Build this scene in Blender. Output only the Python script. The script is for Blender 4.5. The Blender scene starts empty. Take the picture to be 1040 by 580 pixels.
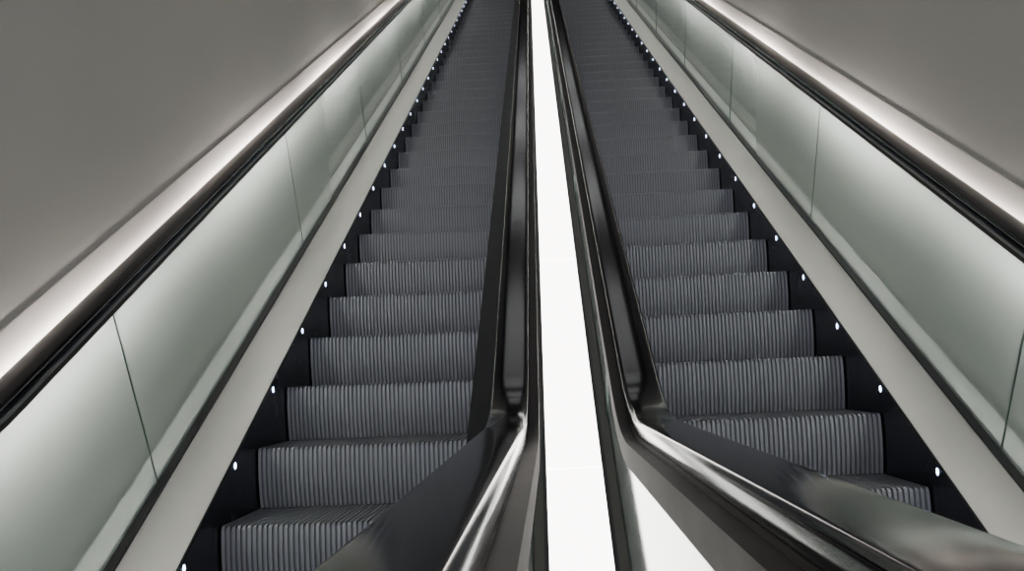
import bpy, math, bmesh
from mathutils import Vector, Matrix

scene = bpy.context.scene
SL = math.tan(math.radians(30.0))
CAM_Z = 1.12
Z0 = CAM_Z - 2.26          # nosing line height at y=0
YTOP = 20.0
ZTOP = Z0 + SL*YTOP

# ---------------------------------------------------------------- materials
def mat(name, col, rough=0.5, metal=0.0, spec=0.5, emit=None, estr=0.0, noise=0.0, nscale=20.0, bump=0.0, bscale=200.0, stretch=None):
    m = bpy.data.materials.new(name); m.use_nodes = True
    nt = m.node_tree; b = nt.nodes["Principled BSDF"]
    b.inputs["Base Color"].default_value = (*col, 1)
    b.inputs["Roughness"].default_value = rough
    b.inputs["Metallic"].default_value = metal
    b.inputs["Specular IOR Level"].default_value = spec
    if emit:
        b.inputs["Emission Color"].default_value = (*emit, 1)
        b.inputs["Emission Strength"].default_value = estr
    tc = nt.nodes.new("ShaderNodeTexCoord")
    mp = nt.nodes.new("ShaderNodeMapping")
    nt.links.new(tc.outputs["Object"], mp.inputs["Vector"])
    if stretch: mp.inputs["Scale"].default_value = stretch
    if noise > 0:
        n = nt.nodes.new("ShaderNodeTexNoise"); n.inputs["Scale"].default_value = nscale
        n.inputs["Detail"].default_value = 5
        nt.links.new(mp.outputs[0], n.inputs["Vector"])
        r = nt.nodes.new("ShaderNodeMapRange")
        r.inputs["To Min"].default_value = 1-noise; r.inputs["To Max"].default_value = 1+noise
        nt.links.new(n.outputs["Fac"], r.inputs["Value"])
        mx = nt.nodes.new("ShaderNodeVectorMath"); mx.operation = 'SCALE'
        mx.inputs[0].default_value = col
        nt.links.new(r.outputs[0], mx.inputs["Scale"])
        nt.links.new(mx.outputs[0], b.inputs["Base Color"])
        r2 = nt.nodes.new("ShaderNodeMapRange")
        r2.inputs["To Min"].default_value = max(0.02, rough*(1-noise*1.5)); r2.inputs["To Max"].default_value = min(1, rough*(1+noise*1.5))
        nt.links.new(n.outputs["Fac"], r2.inputs["Value"])
        nt.links.new(r2.outputs[0], b.inputs["Roughness"])
    if bump > 0:
        n2 = nt.nodes.new("ShaderNodeTexNoise"); n2.inputs["Scale"].default_value = bscale
        nt.links.new(mp.outputs[0], n2.inputs["Vector"])
        bp = nt.nodes.new("ShaderNodeBump"); bp.inputs["Strength"].default_value = bump
        bp.inputs["Distance"].default_value = 0.002
        nt.links.new(n2.outputs["Fac"], bp.inputs["Height"])
        nt.links.new(bp.outputs[0], b.inputs["Normal"])
    return m

M_wall   = mat("wall_paint", (0.34,0.317,0.30), 0.75, noise=0.05, nscale=1.5, bump=0.05)
M_clad   = mat("wall_cladding_offwhite", (0.46,0.42,0.395), 0.6, noise=0.04, nscale=2)
M_ceil   = mat("ceiling_paint", (0.10,0.098,0.095), 0.8, noise=0.04, nscale=1.0)
M_floor  = mat("floor_stone", (0.25,0.25,0.25), 0.35, noise=0.15, nscale=6)
M_rubber = mat("handrail_rubber", (0.005,0.005,0.007), 0.12, spec=0.28, noise=0.15, nscale=9, stretch=(3,0.6,0.6))
M_guide  = mat("guide_bronze_metal", (0.036,0.032,0.030), 0.6, metal=0.0, spec=0.2, noise=0.08, nscale=12)
M_lip    = mat("guide_steel_lip", (0.34,0.335,0.33), 0.3, metal=0.9, noise=0.08, nscale=12)
M_deck   = mat("deck_satin_metal", (0.48,0.455,0.435), 0.42, metal=0.45, noise=0.05, nscale=8)
M_idk    = mat("deck_metal_dark_reflection", (0.008,0.008,0.010), 0.40, metal=0.0, spec=0.25, noise=0.1, nscale=8)  # inner deck metal with its black reflections put into the base colour
M_cen    = mat("centre_deck_bronze", (0.08,0.075,0.07), 0.45, metal=0.5, noise=0.08, nscale=8)
M_black  = mat("black_gasket", (0.006,0.006,0.007), 0.45)
M_skirt  = mat("skirt_black", (0.005,0.005,0.011), 0.25, spec=0.35, noise=0.2, nscale=6)
M_ledge  = mat("ledge_paint", (0.62,0.62,0.60), 0.6, noise=0.04, nscale=4)
M_rib    = mat("step_aluminium_rib", (0.195,0.195,0.216), 0.5, metal=0.3, noise=0.18, nscale=14)
M_body   = mat("step_groove_black", (0.072,0.072,0.084), 0.6)
M_strip  = mat("light_panel_diffuser", (0.9,0.9,0.88), 0.5, emit=(1.0,0.93,0.89), estr=10.0)
M_joint  = mat("panel_joint", (0.10,0.10,0.10), 0.5)
M_led    = mat("skirt_led", (0.9,0.9,1.0), 0.4, emit=(0.52,0.64,1.0), estr=18.0)
M_edge   = mat("glass_edge_green", (0.06,0.09,0.08), 0.3)
M_fillpan   = mat("fill_panel_glow", (0.9,0.9,0.9), 0.5, emit=(0.95,0.98,1.0), estr=0.9)  # glow of the added overhead fill panels
M_fillwin    = mat("fill_window_glow", (0.8,0.85,0.9), 0.4, emit=(0.90,0.95,1.0), estr=7.2)  # glow of the added fill window behind the camera
M_frame  = mat("fill_window_frame", (0.2,0.2,0.2), 0.4, metal=0.7)
M_comb   = mat("comb_plate_metal", (0.45,0.45,0.45), 0.35, metal=0.9, noise=0.1)
M_seal   = mat("ledge_seal_grey", (0.07,0.07,0.066), 0.6)

def led_line_mat():
    m = bpy.data.materials.new("handrail_led_line"); m.use_nodes = True
    nt = m.node_tree; b = nt.nodes["Principled BSDF"]
    b.inputs["Base Color"].default_value = (0.9,0.9,0.88,1)
    b.inputs["Emission Color"].default_value = (1.0,0.94,0.88,1)
    tc = nt.nodes.new("ShaderNodeTexCoord"); sp = nt.nodes.new("ShaderNodeSeparateXYZ")
    nt.links.new(tc.outputs["Object"], sp.inputs[0])
    a = nt.nodes.new("ShaderNodeMath"); a.operation='MULTIPLY'; a.inputs[1].default_value = 2*math.pi/1.92
    nt.links.new(sp.outputs["Y"], a.inputs[0])
    s = nt.nodes.new("ShaderNodeMath"); s.operation='SINE'; nt.links.new(a.outputs[0], s.inputs[0])
    r = nt.nodes.new("ShaderNodeMapRange"); r.inputs["From Min"].default_value=-1; r.inputs["From Max"].default_value=1
    r.inputs["To Min"].default_value=28; r.inputs["To Max"].default_value=68
    nt.links.new(s.outputs[0], r.inputs["Value"]); nt.links.new(r.outputs[0], b.inputs["Emission Strength"])
    return m
M_ledl = led_line_mat()

def glass_mat(name, transp, transl, diff):
    m = bpy.data.materials.new(name); m.use_nodes = True
    nt = m.node_tree; nt.nodes.clear(); N=nt.nodes.new; L=nt.links.new
    o = N("ShaderNodeOutputMaterial")
    t = N("ShaderNodeBsdfTransparent"); t.inputs[0].default_value=(0.86,0.97,0.94,1)
    g = N("ShaderNodeBsdfGlossy"); g.inputs["Color"].default_value=(0.9,0.95,0.93,1); g.inputs["Roughness"].default_value=0.06
    tl = N("ShaderNodeBsdfTranslucent"); tl.inputs[0].default_value=(0.84,0.97,0.95,1)
    d = N("ShaderNodeBsdfDiffuse"); d.inputs[0].default_value=(0.62,0.75,0.74,1)
    m0 = N("ShaderNodeMixShader"); m0.inputs[0].default_value = diff/(diff+transl)
    L(tl.outputs[0], m0.inputs[1]); L(d.outputs[0], m0.inputs[2])
    m1 = N("ShaderNodeMixShader"); m1.inputs[0].default_value=1-transp
    L(t.outputs[0], m1.inputs[1]); L(m0.outputs[0], m1.inputs[2])
    lw = N("ShaderNodeLayerWeight"); lw.inputs[0].default_value=0.5
    pw = N("ShaderNodeMath"); pw.operation='POWER'; pw.inputs[1].default_value=5; L(lw.outputs["Facing"],pw.inputs[0])
    ma = N("ShaderNodeMath"); ma.operation='MULTIPLY_ADD'; ma.inputs[1].default_value=0.93; ma.inputs[2].default_value=0.05
    L(pw.outputs[0],ma.inputs[0])
    m2 = N("ShaderNodeMixShader")
    L(ma.outputs[0], m2.inputs[0]); L(m1.outputs[0], m2.inputs[1]); L(g.outputs[0], m2.inputs[2])
    L(m2.outputs[0], o.inputs[0])
    return m
M_glass = glass_mat("balustrade_frosted_glass",0.62,0.27,0.11)
M_glass_in = glass_mat("balustrade_clear_glass",0.85,0.08,0.07)

# ---------------------------------------------------------------- helpers
def link(me, name, m, parent=None, smooth=False):
    ob = bpy.data.objects.new(name, me); scene.collection.objects.link(ob)
    if m and not me.materials: me.materials.append(m)
    if parent: ob.parent = parent
    if smooth:
        for p in me.polygons: p.use_smooth = True
    return ob

def mesh(name, vs, fs, m, parent=None, smooth=False):
    me = bpy.data.meshes.new(name); me.from_pydata(vs, [], fs); me.update()
    bm = bmesh.new(); bm.from_mesh(me); bmesh.ops.recalc_face_normals(bm, faces=bm.faces); bm.to_mesh(me); bm.free()
    return link(me, name, m, parent, smooth)

def box(name, lo, hi, m, parent=None):
    x0,y0,z0=lo; x1,y1,z1=hi
    vs=[(x0,y0,z0),(x1,y0,z0),(x1,y1,z0),(x0,y1,z0),(x0,y0,z1),(x1,y0,z1),(x1,y1,z1),(x0,y1,z1)]
    fs=[(0,3,2,1),(4,5,6,7),(0,1,5,4),(1,2,6,5),(2,3,7,6),(3,0,4,7)]
    return mesh(name, vs, fs, m, parent)

def fillet(pts, R, seg=14):
    out=[pts[0]]
    for i in range(1,len(pts)-1):
        p=Vector(pts[i]); a=(Vector(pts[i-1])-p).normalized(); b=(Vector(pts[i+1])-p).normalized()
        ang=a.angle(b); tl=R/math.tan(ang/2)
        p0=p+a*tl; c=p+(a+b).normalized()*(R/math.sin(ang/2))
        v0=p0-c; v1=(p+b*tl)-c
        tot=v0.angle(v1); s=1 if (v0.x*v1.y-v0.y*v1.x)>0 else -1
        for k in range(seg+1):
            t=s*tot*k/seg
            out.append((c.x+v0.x*math.cos(t)-v0.y*math.sin(t), c.y+v0.x*math.sin(t)+v0.y*math.cos(t)))
    out.append(pts[-1]); return out

def line_path(h, hf=None, R=1.0, y0=0.55, y1=21.6):
    hf = h if hf is None else hf
    ka=(hf-h-Z0)/SL
    kb=(ZTOP+hf-h-Z0)/SL
    return fillet([(y0,hf),(ka,hf),(kb,ZTOP+hf),(y1,ZTOP+hf)], R)

def zat(path, y):
    for (a,b) in zip(path[:-1],path[1:]):
        if a[0]<=y<=b[0]:
            t=(y-a[0])/max(1e-9,(b[0]-a[0])); return a[1]+t*(b[1]-a[1])
    return path[0][1] if y<path[0][0] else path[-1][1]

def subdivide(path, L=0.5):
    out=[path[0]]
    for a,b in zip(path[:-1],path[1:]):
        d=math.dist(a,b); n=max(1,int(d/L))
        for k in range(1,n+1): out.append((a[0]+(b[0]-a[0])*k/n, a[1]+(b[1]-a[1])*k/n))
    return out

def normals(path):
    ns=[]
    for i in range(len(path)):
        a=Vector(path[max(0,i-1)]); b=Vector(path[min(len(path)-1,i+1)])
        t=(b-a).normalized(); ns.append((-t.y,t.x))
    return ns

def sweep(name, path, section, m, parent=None, smooth=False):
    ns=normals(path); k=len(section); vs=[]; fs=[]
    for (p,n) in zip(path,ns):
        for (x,h) in section: vs.append((x, p[0]+n[0]*h, p[1]+n[1]*h))
    for i in range(len(path)-1):
        for j in range(k):
            a=i*k+j; b=i*k+(j+1)%k
            fs.append((a,b,b+k,a+k))
    fs.append(tuple(range(k))); fs.append(tuple((len(path)-1)*k+j for j in range(k)))
    ob=mesh(name,vs,fs,m,parent,smooth)
    if smooth:
        md=ob.modifiers.new("es",'EDGE_SPLIT'); md.split_angle=math.radians(50)
    return ob

def rect(x0,x1,h0,h1): return [(x0,h0),(x1,h0),(x1,h1),(x0,h1)]
def empty(name):
    e=bpy.data.objects.new(name,None); scene.collection.objects.link(e); e.empty_display_size=0.2; return e

# handrail centre path with newels at both ends
HI, HF = 0.975, 1.018
def rail_path():
    core=line_path(HI,HF,R=0.75,y0=0.2,y1=22.2)
    r=0.40
    pts=[(0.60,HF-2*r)]
    for k in range(0,25):
        a=math.radians(-90-180*k/24)
        pts.append((0.2+r*math.cos(a), HF-r+r*math.sin(a)))
    pts+=core[1:-1]
    for k in range(0,25):
        a=math.radians(90-180*k/24)
        pts.append((22.2+r*math.cos(a), ZTOP+HF-r+r*math.sin(a)))
    pts.append((21.8,ZTOP+HF-2*r))
    return pts
RAIL=rail_path()
RAILS=subdivide(RAIL,1.0)
def rail_section(cx):
    w=0.044
    half=[(0.80,-0.038),(0.96,-0.034),(1.0,-0.027),(1.0,-0.013),(0.985,-0.008),(0.95,-0.0045),(0.89,-0.0022),(0.80,-0.0010),(0.4,0.0006)]
    pts=[(-a*w,b) for a,b in half]+[(0,0.0012)]+[(a*w,b) for a,b in half[::-1]]
    return [(cx+x,h) for x,h in pts]

JY=[2.78+1.92*i for i in range(9)]
def glass(name, X, parent, m):
    off=-0.055; ns=normals(RAIL)
    top=[(p[0]+n[0]*off,p[1]+n[1]*off) for p,n in zip(RAIL,ns)]
    deck=line_path(0.13,R=1.0,y0=0.6,y1=21.8)
    c30=math.cos(math.radians(30)); s30=0.5
    def tp(y): return (y, Z0+HI+SL*y+off/c30)
    d=(HI-0.13)*c30+off
    def bt(y): t=tp(y); return (t[0]+s30*d, t[1]-c30*d)
    vs=[];fs=[];ev=[];ef=[]
    def poly(pts):
        b=len(vs); vs.extend([(X,p[0],p[1]) for p in pts]); fs.append(tuple(range(b,b+len(pts))))
    half=len(top)//2
    g=0.003
    lo=[p for i,p in enumerate(top) if i<half]; lo=[p for p in lo if p[0]<JY[0]-g]
    dk=[p for p in deck if p[0]<bt(JY[0])[0]-g]
    poly(lo+[tp(JY[0]-g),bt(JY[0]-g)]+dk[::-1])
    for a,b in zip(JY[:-1],JY[1:]):
        poly([tp(a+g),tp(b-g),bt(b-g),bt(a+g)])
    hi=[p for i,p in enumerate(top) if i>=half and (p[0]>JY[-1]+g)]
    dk=[p for p in deck if p[0]>bt(JY[-1])[0]+g]
    poly([tp(JY[-1]+g)]+hi+dk[::-1]+[bt(JY[-1]+g)])
    mesh(name,vs,fs,m,parent)
    for y in JY:
        a=tp(y-g);b=tp(y+g);c=bt(y+g);e=bt(y-g)
        k=len(ev)
        for xx in (X-0.003,X+0.003):
            for p in (a,b,c,e): ev.append((xx,p[0],p[1]))
        ef+= [(k,k+1,k+2,k+3),(k+4,k+5,k+6,k+7),(k,k+1,k+5,k+4),(k+1,k+2,k+6,k+5),(k+2,k+3,k+7,k+6),(k+3,k,k+4,k+7)]
    mesh(name+"_joints",ev,ef,M_edge,parent)

# ---------------------------------------------------------------- step mesh
W=0.834; NR=46; P=W/NR
def step_meshes():
    def prof(o):
        pts=[(0.415,-o),(0.012+o,-o),(0.004+o,-0.003-o),(0.0+o,-0.012-o)]
        for k in range(1,9):
            t=k/8; z=-0.012-0.218*t
            y=-0.004*math.sin(math.pi*t)+0.022*t*t
            pts.append((y+o,z))
        return pts
    outer=prof(0.0); inner=prof(0.007)
    vs=[];fs=[];mi=[]
    pb=inner+[(0.415,-0.23)]
    n=len(pb)
    for x in (-W/2,W/2):
        vs+=[(x,y,z) for y,z in pb]
    for j in range(n):
        k=(j+1)%n; fs.append((j,k,k+n,j+n)); mi.append(1)
    fs.append(tuple(range(n))); mi.append(1); fs.append(tuple(range(2*n-1,n-1,-1))); mi.append(1)
    inn2=prof(0.009)
    for r in range(NR):
        cx=-W/2+P*(r+0.5); hw=P*0.29
        b=len(vs); m=len(outer)
        for x,pr in ((cx-hw*1.25,inn2),(cx-hw,outer),(cx+hw,outer),(cx+hw*1.25,inn2)):
            vs+=[(x,y,z) for y,z in pr]
        for j in range(m-1):
            for q in range(3):
                a=b+q*m+j; fs.append((a,a+1,a+1+m,a+m)); mi.append(0)
        fs.append((b+m-1,b+2*m-1,b+3*m-1,b+4*m-1)); mi.append(0)
    me=bpy.data.meshes.new("step_tread_riser"); me.from_pydata(vs,[],fs)
    me.materials.append(M_rib); me.materials.append(M_body)
    for p,i in zip(me.polygons,mi): p.material_index=i
    me.update()
    bm=bmesh.new(); bm.from_mesh(me); bmesh.ops.recalc_face_normals(bm,faces=bm.faces); bm.to_mesh(me); bm.free()
    return me
STEP=step_meshes()
NOSE=line_path(0.0,R=1.0,y0=-2,y1=30)

def build_escalator(sx, ynose, led_phase):
    E=empty("escalator")
    cx=sx*(0.374+W/2)
    k0=-int((ynose-1.15)/0.4); k1=int((YTOP+0.9-ynose)/0.4)
    for k in range(k0,k1+1):
        y=ynose+0.4*k
        ob=bpy.data.objects.new("step_%02d"%(k-k0+1),STEP); scene.collection.objects.link(ob)
        ob.location=(cx,y,zat(NOSE,y)); ob.parent=E
    skp=line_path(0.0,R=1.0,y0=0.6,y1=21.6)
    X=lambda v: sx*v
    for side in ("outer","inner"):
        if side=="outer": e=1.208; d=1; gx=1.43; hx=X(1.462); md=M_deck; g0=1.425; g1=1.497; gd=-0.066
        else: e=0.374; d=-1; gx=0.125; hx=X(0.157); md=M_idk; g0=0.090; g1=0.197; gd=-0.092
        sweep(side+"_skirt",skp,rect(X(e+d*0.004),X(e+d*0.014),-0.30,0.112),M_skirt,E)
        sweep(side+"_skirt_trim",skp,rect(X(e+d*0.002),X(e+d*0.016),0.106,0.116),M_idk,E)
        sweep(side+"_deck",skp,[(X(e+d*0.006),0.112),(X(e+d*0.006),0.118),(X(e+d*0.192),0.122),(X(e+d*0.192),0.10),(X(e+d*0.014),0.10)],md,E)
        sweep(side+"_glass_gasket",skp,rect(X(e+d*0.192),X(gx+d*0.012),0.08,0.132),M_black,E)
        sweep(side+"_handrail",RAILS,rail_section(hx),M_rubber,E,smooth=True)
        sweep(side+"_handrail_guide",RAILS,rect(X(g0),X(g1),gd,-0.044),M_guide,E)
        sweep(side+"_guide_lip",RAILS,rect(hx-0.041,hx+0.041,-0.046,-0.036),M_lip,E)
        glass(side+"_glass",X(gx),E,M_glass if side=="outer" else M_glass_in)
        vs=[];fs=[]
        y=led_phase
        while y<YTOP-0.5:
            z=Z0+SL*y+0.095
            c=Vector((X(e+d*0.0035),y,z)); b=len(vs); N=14
            for q in range(N):
                a=2*math.pi*q/N
                vs.append((c.x, y+0.011*math.cos(a), z+0.0125*math.sin(a)))
            vs.append((c.x-d*sx*0.003,y,z))
            for q in range(N): fs.append((b+q,b+(q+1)%N,b+N))
            y+=0.462
        mesh(side+"_skirt_leds",vs,fs,M_led,E)
    box("comb_plate",(cx-0.48,0.2,-0.02),(cx+0.48,1.12,0.006),M_comb,E)
    vs=[];fs=[]
    for r in range(NR-1):
        x=cx-W/2+P*(r+1); b=len(vs)
        vs+=[(x-.003,1.12,-.01),(x+.003,1.12,-.01),(x+.003,1.12,.006),(x-.003,1.12,.006),(x-.001,1.19,-.004),(x+.001,1.19,-.004)]
        fs+=[(b,b+1,b+2,b+3),(b+3,b+2,b+5,b+4),(b,b+3,b+4),(b+1,b+5,b+2),(b,b+4,b+5,b+1)]
    mesh("comb_teeth",vs,fs,M_comb,E)
    box("comb_plate_upper",(cx-0.48,YTOP+0.9,ZTOP-0.02),(cx+0.48,YTOP+1.6,ZTOP+0.006),M_comb,E)
    return E

build_escalator(-1, 3.10, 2.80)
build_escalator(1, 3.563, 3.10)

# ---------------------------------------------------------------- centre light box between the escalators
C=empty("centre_light_channel")
HC=0.39
cp=line_path(HC,R=1.0,y0=0.6,y1=21.6)
for s,nm in ((-1,"left"),(1,"right")):
    sweep("side_trim_"+nm,cp,rect(s*0.083,s*0.095,-0.02,0.004),M_black,C)
    sweep("side_deck_"+nm,cp,rect(s*0.095,s*0.122,-0.02,0.002),M_cen,C)
    sweep("side_panel_"+nm,cp,rect(s*0.112,s*0.122,-0.26,-0.02),M_cen,C)
sweep("panel_backing",cp,rect(-0.083,0.083,-0.03,-0.006),M_joint,C)
edges=[0.62]+[2.75-1.4+1.4*i for i in range(0,15)]+[21.58]
for i,(a,b) in enumerate(zip(edges[:-1],edges[1:])):
    a+=0.003;b-=0.003
    pts=[(a,zat(cp,a))]+[p for p in cp if a<p[0]<b]+[(b,zat(cp,b))]
    sweep("light_panel_%02d"%(i+1),pts,rect(-0.083,0.083,-0.006,0.0),M_strip,C)

# ---------------------------------------------------------------- LED lines behind the outer handrails
core=[p for p in line_path(HI,HF,R=0.75,y0=0.3,y1=22.0)]
for s in (-1,1):
    L=empty("handrail_light_line")
    sweep("led_channel",subdivide(core,1.0),rect(s*1.490,s*1.506,-0.050,-0.046),M_lip,L)
    sweep("led_diffuser",subdivide(core,1.0),rect(s*1.500,s*1.514,-0.074,-0.051),M_ledl,L)

# ---------------------------------------------------------------- room
XW=1.55
for s,nm in ((-1,"left"),(1,"right")):
    x0,x1=sorted((s*XW,s*(XW+0.15)))
    box("wall_"+nm,(x0,-6,-1.0),(x1,27,19),M_wall)
    lp=line_path(0.15,R=1.0,y0=0.0,y1=21.6)
    sweep("trim_1" if s<0 else "trim_2",lp,rect(s*1.443,s*XW,-0.05,0.0),M_ledge)
    sweep("trim_5" if s<0 else "trim_6",lp,rect(s*1.520,s*1.5435,0.0,0.018),M_seal)
    lo=subdivide(line_path(0.05,R=1.0,y0=0.0,y1=22.5),0.5); hi=subdivide(line_path(1.06,R=1.0,y0=0.0,y1=22.5),0.5)
    ys=[0.0+0.25*i for i in range(90)]
    vs=[];fs=[]
    for y in ys:
        a=zat(lo,y);b=zat(hi,y)
        for xx in (s*(XW-0.006),s*XW): vs+=[(xx,y,a),(xx,y,b)]
    for i in range(len(ys)-1):
        o=i*4
        fs+=[(o,o+1,o+5,o+4),(o+1,o+3,o+7,o+5),(o+3,o+2,o+6,o+7),(o+2,o,o+4,o+6)]
    fs+=[(0,1,3,2),(len(vs)-4,len(vs)-3,len(vs)-1,len(vs)-2)]
    mesh("trim_3" if s<0 else "trim_4",vs,fs,M_clad)
box("floor",(-XW,-6,-0.15),(XW,1.12,0.0),M_floor)
box("floor_upper",(-XW,YTOP+0.9,ZTOP-0.2),(XW,27,ZTOP),M_floor)
box("wall_back",(-1.70,-6.15,-1),(1.70,-6,6),M_wall)
box("wall_end",(-1.70,27,ZTOP-1),(1.70,27.15,19),M_wall)
Wn=empty("added_fill_window"); Wn.location=(0,-6,0)  # unseen window added behind the camera to light the step risers
box("fill_pane",(-1.4,0.01,0.3),(1.4,0.02,4.1),M_fillwin,Wn)
for x in (-1.44,-0.48,0.44,1.4): box("fill_mullion",(x,0.0,0.25),(x+0.05,0.06,4.15),M_frame,Wn)
for z in (0.25,2.3,4.1): box("fill_transom",(-1.44,0.0,z),(1.45,0.06,z+0.05),M_frame,Wn)
CH=4.6
sweep("ceiling",[(-6.1,CH-0.2),(0.5,CH-0.2),(0.5+22,CH-0.2+SL*22),(27.1,CH-0.2+SL*22)],rect(-1.70,1.70,0,0.15),M_ceil)
def fill_panel(y,z,tilt):  # unseen ceiling panel added as fill light for steps and walls
    E=empty("ceiling_fill_panel"); E.location=(0,y,z); E.rotation_euler=(tilt,0,0)
    box("diffuser",(-1.0,-1.2,-0.03),(1.0,1.2,-0.02),M_fillpan,E)
    for a,b in (((-1.04,-1.24,-.04),(-1.0,1.24,.0)),((1.0,-1.24,-.04),(1.04,1.24,.0)),((-1.0,-1.24,-.04),(1.0,-1.20,.0)),((-1.0,1.20,-.04),(1.0,1.24,.0))):
        box("frame",a,b,M_deck,E)
fill_panel(-3.8,CH-0.2,0); fill_panel(-1.0,CH-0.2,0)
for y in (3.0,7.0,11.0,15.0,19.0):
    fill_panel(y,CH-0.2+SL*(y-0.5),math.radians(30))

# ---------------------------------------------------------------- world
w=bpy.data.worlds.new("world"); scene.world=w; w.use_nodes=True
w.node_tree.nodes["Background"].inputs[0].default_value=(0.6,0.62,0.65,1)
w.node_tree.nodes["Background"].inputs[1].default_value=0.1

# ---------------------------------------------------------------- camera
cam=bpy.data.cameras.new("camera"); co=bpy.data.objects.new("camera",cam); scene.collection.objects.link(co)
cam.sensor_width=36; cam.lens=915/1040*36; cam.clip_start=0.02
psi=math.radians(2.2); p=math.radians(5.73); rho=math.radians(2.4)
f=Vector((-math.sin(psi)*math.cos(p),math.cos(psi)*math.cos(p),math.sin(p)))
r0=Vector((math.cos(psi),math.sin(psi),0)); u0=r0.cross(f)
r=r0*math.cos(rho)-u0*math.sin(rho); u=r0*math.sin(rho)+u0*math.cos(rho)
M=Matrix((( r.x,u.x,-f.x,-0.058),(r.y,u.y,-f.y,0.0),(r.z,u.z,-f.z,CAM_Z),(0,0,0,1)))
co.matrix_world=M
scene.camera=co
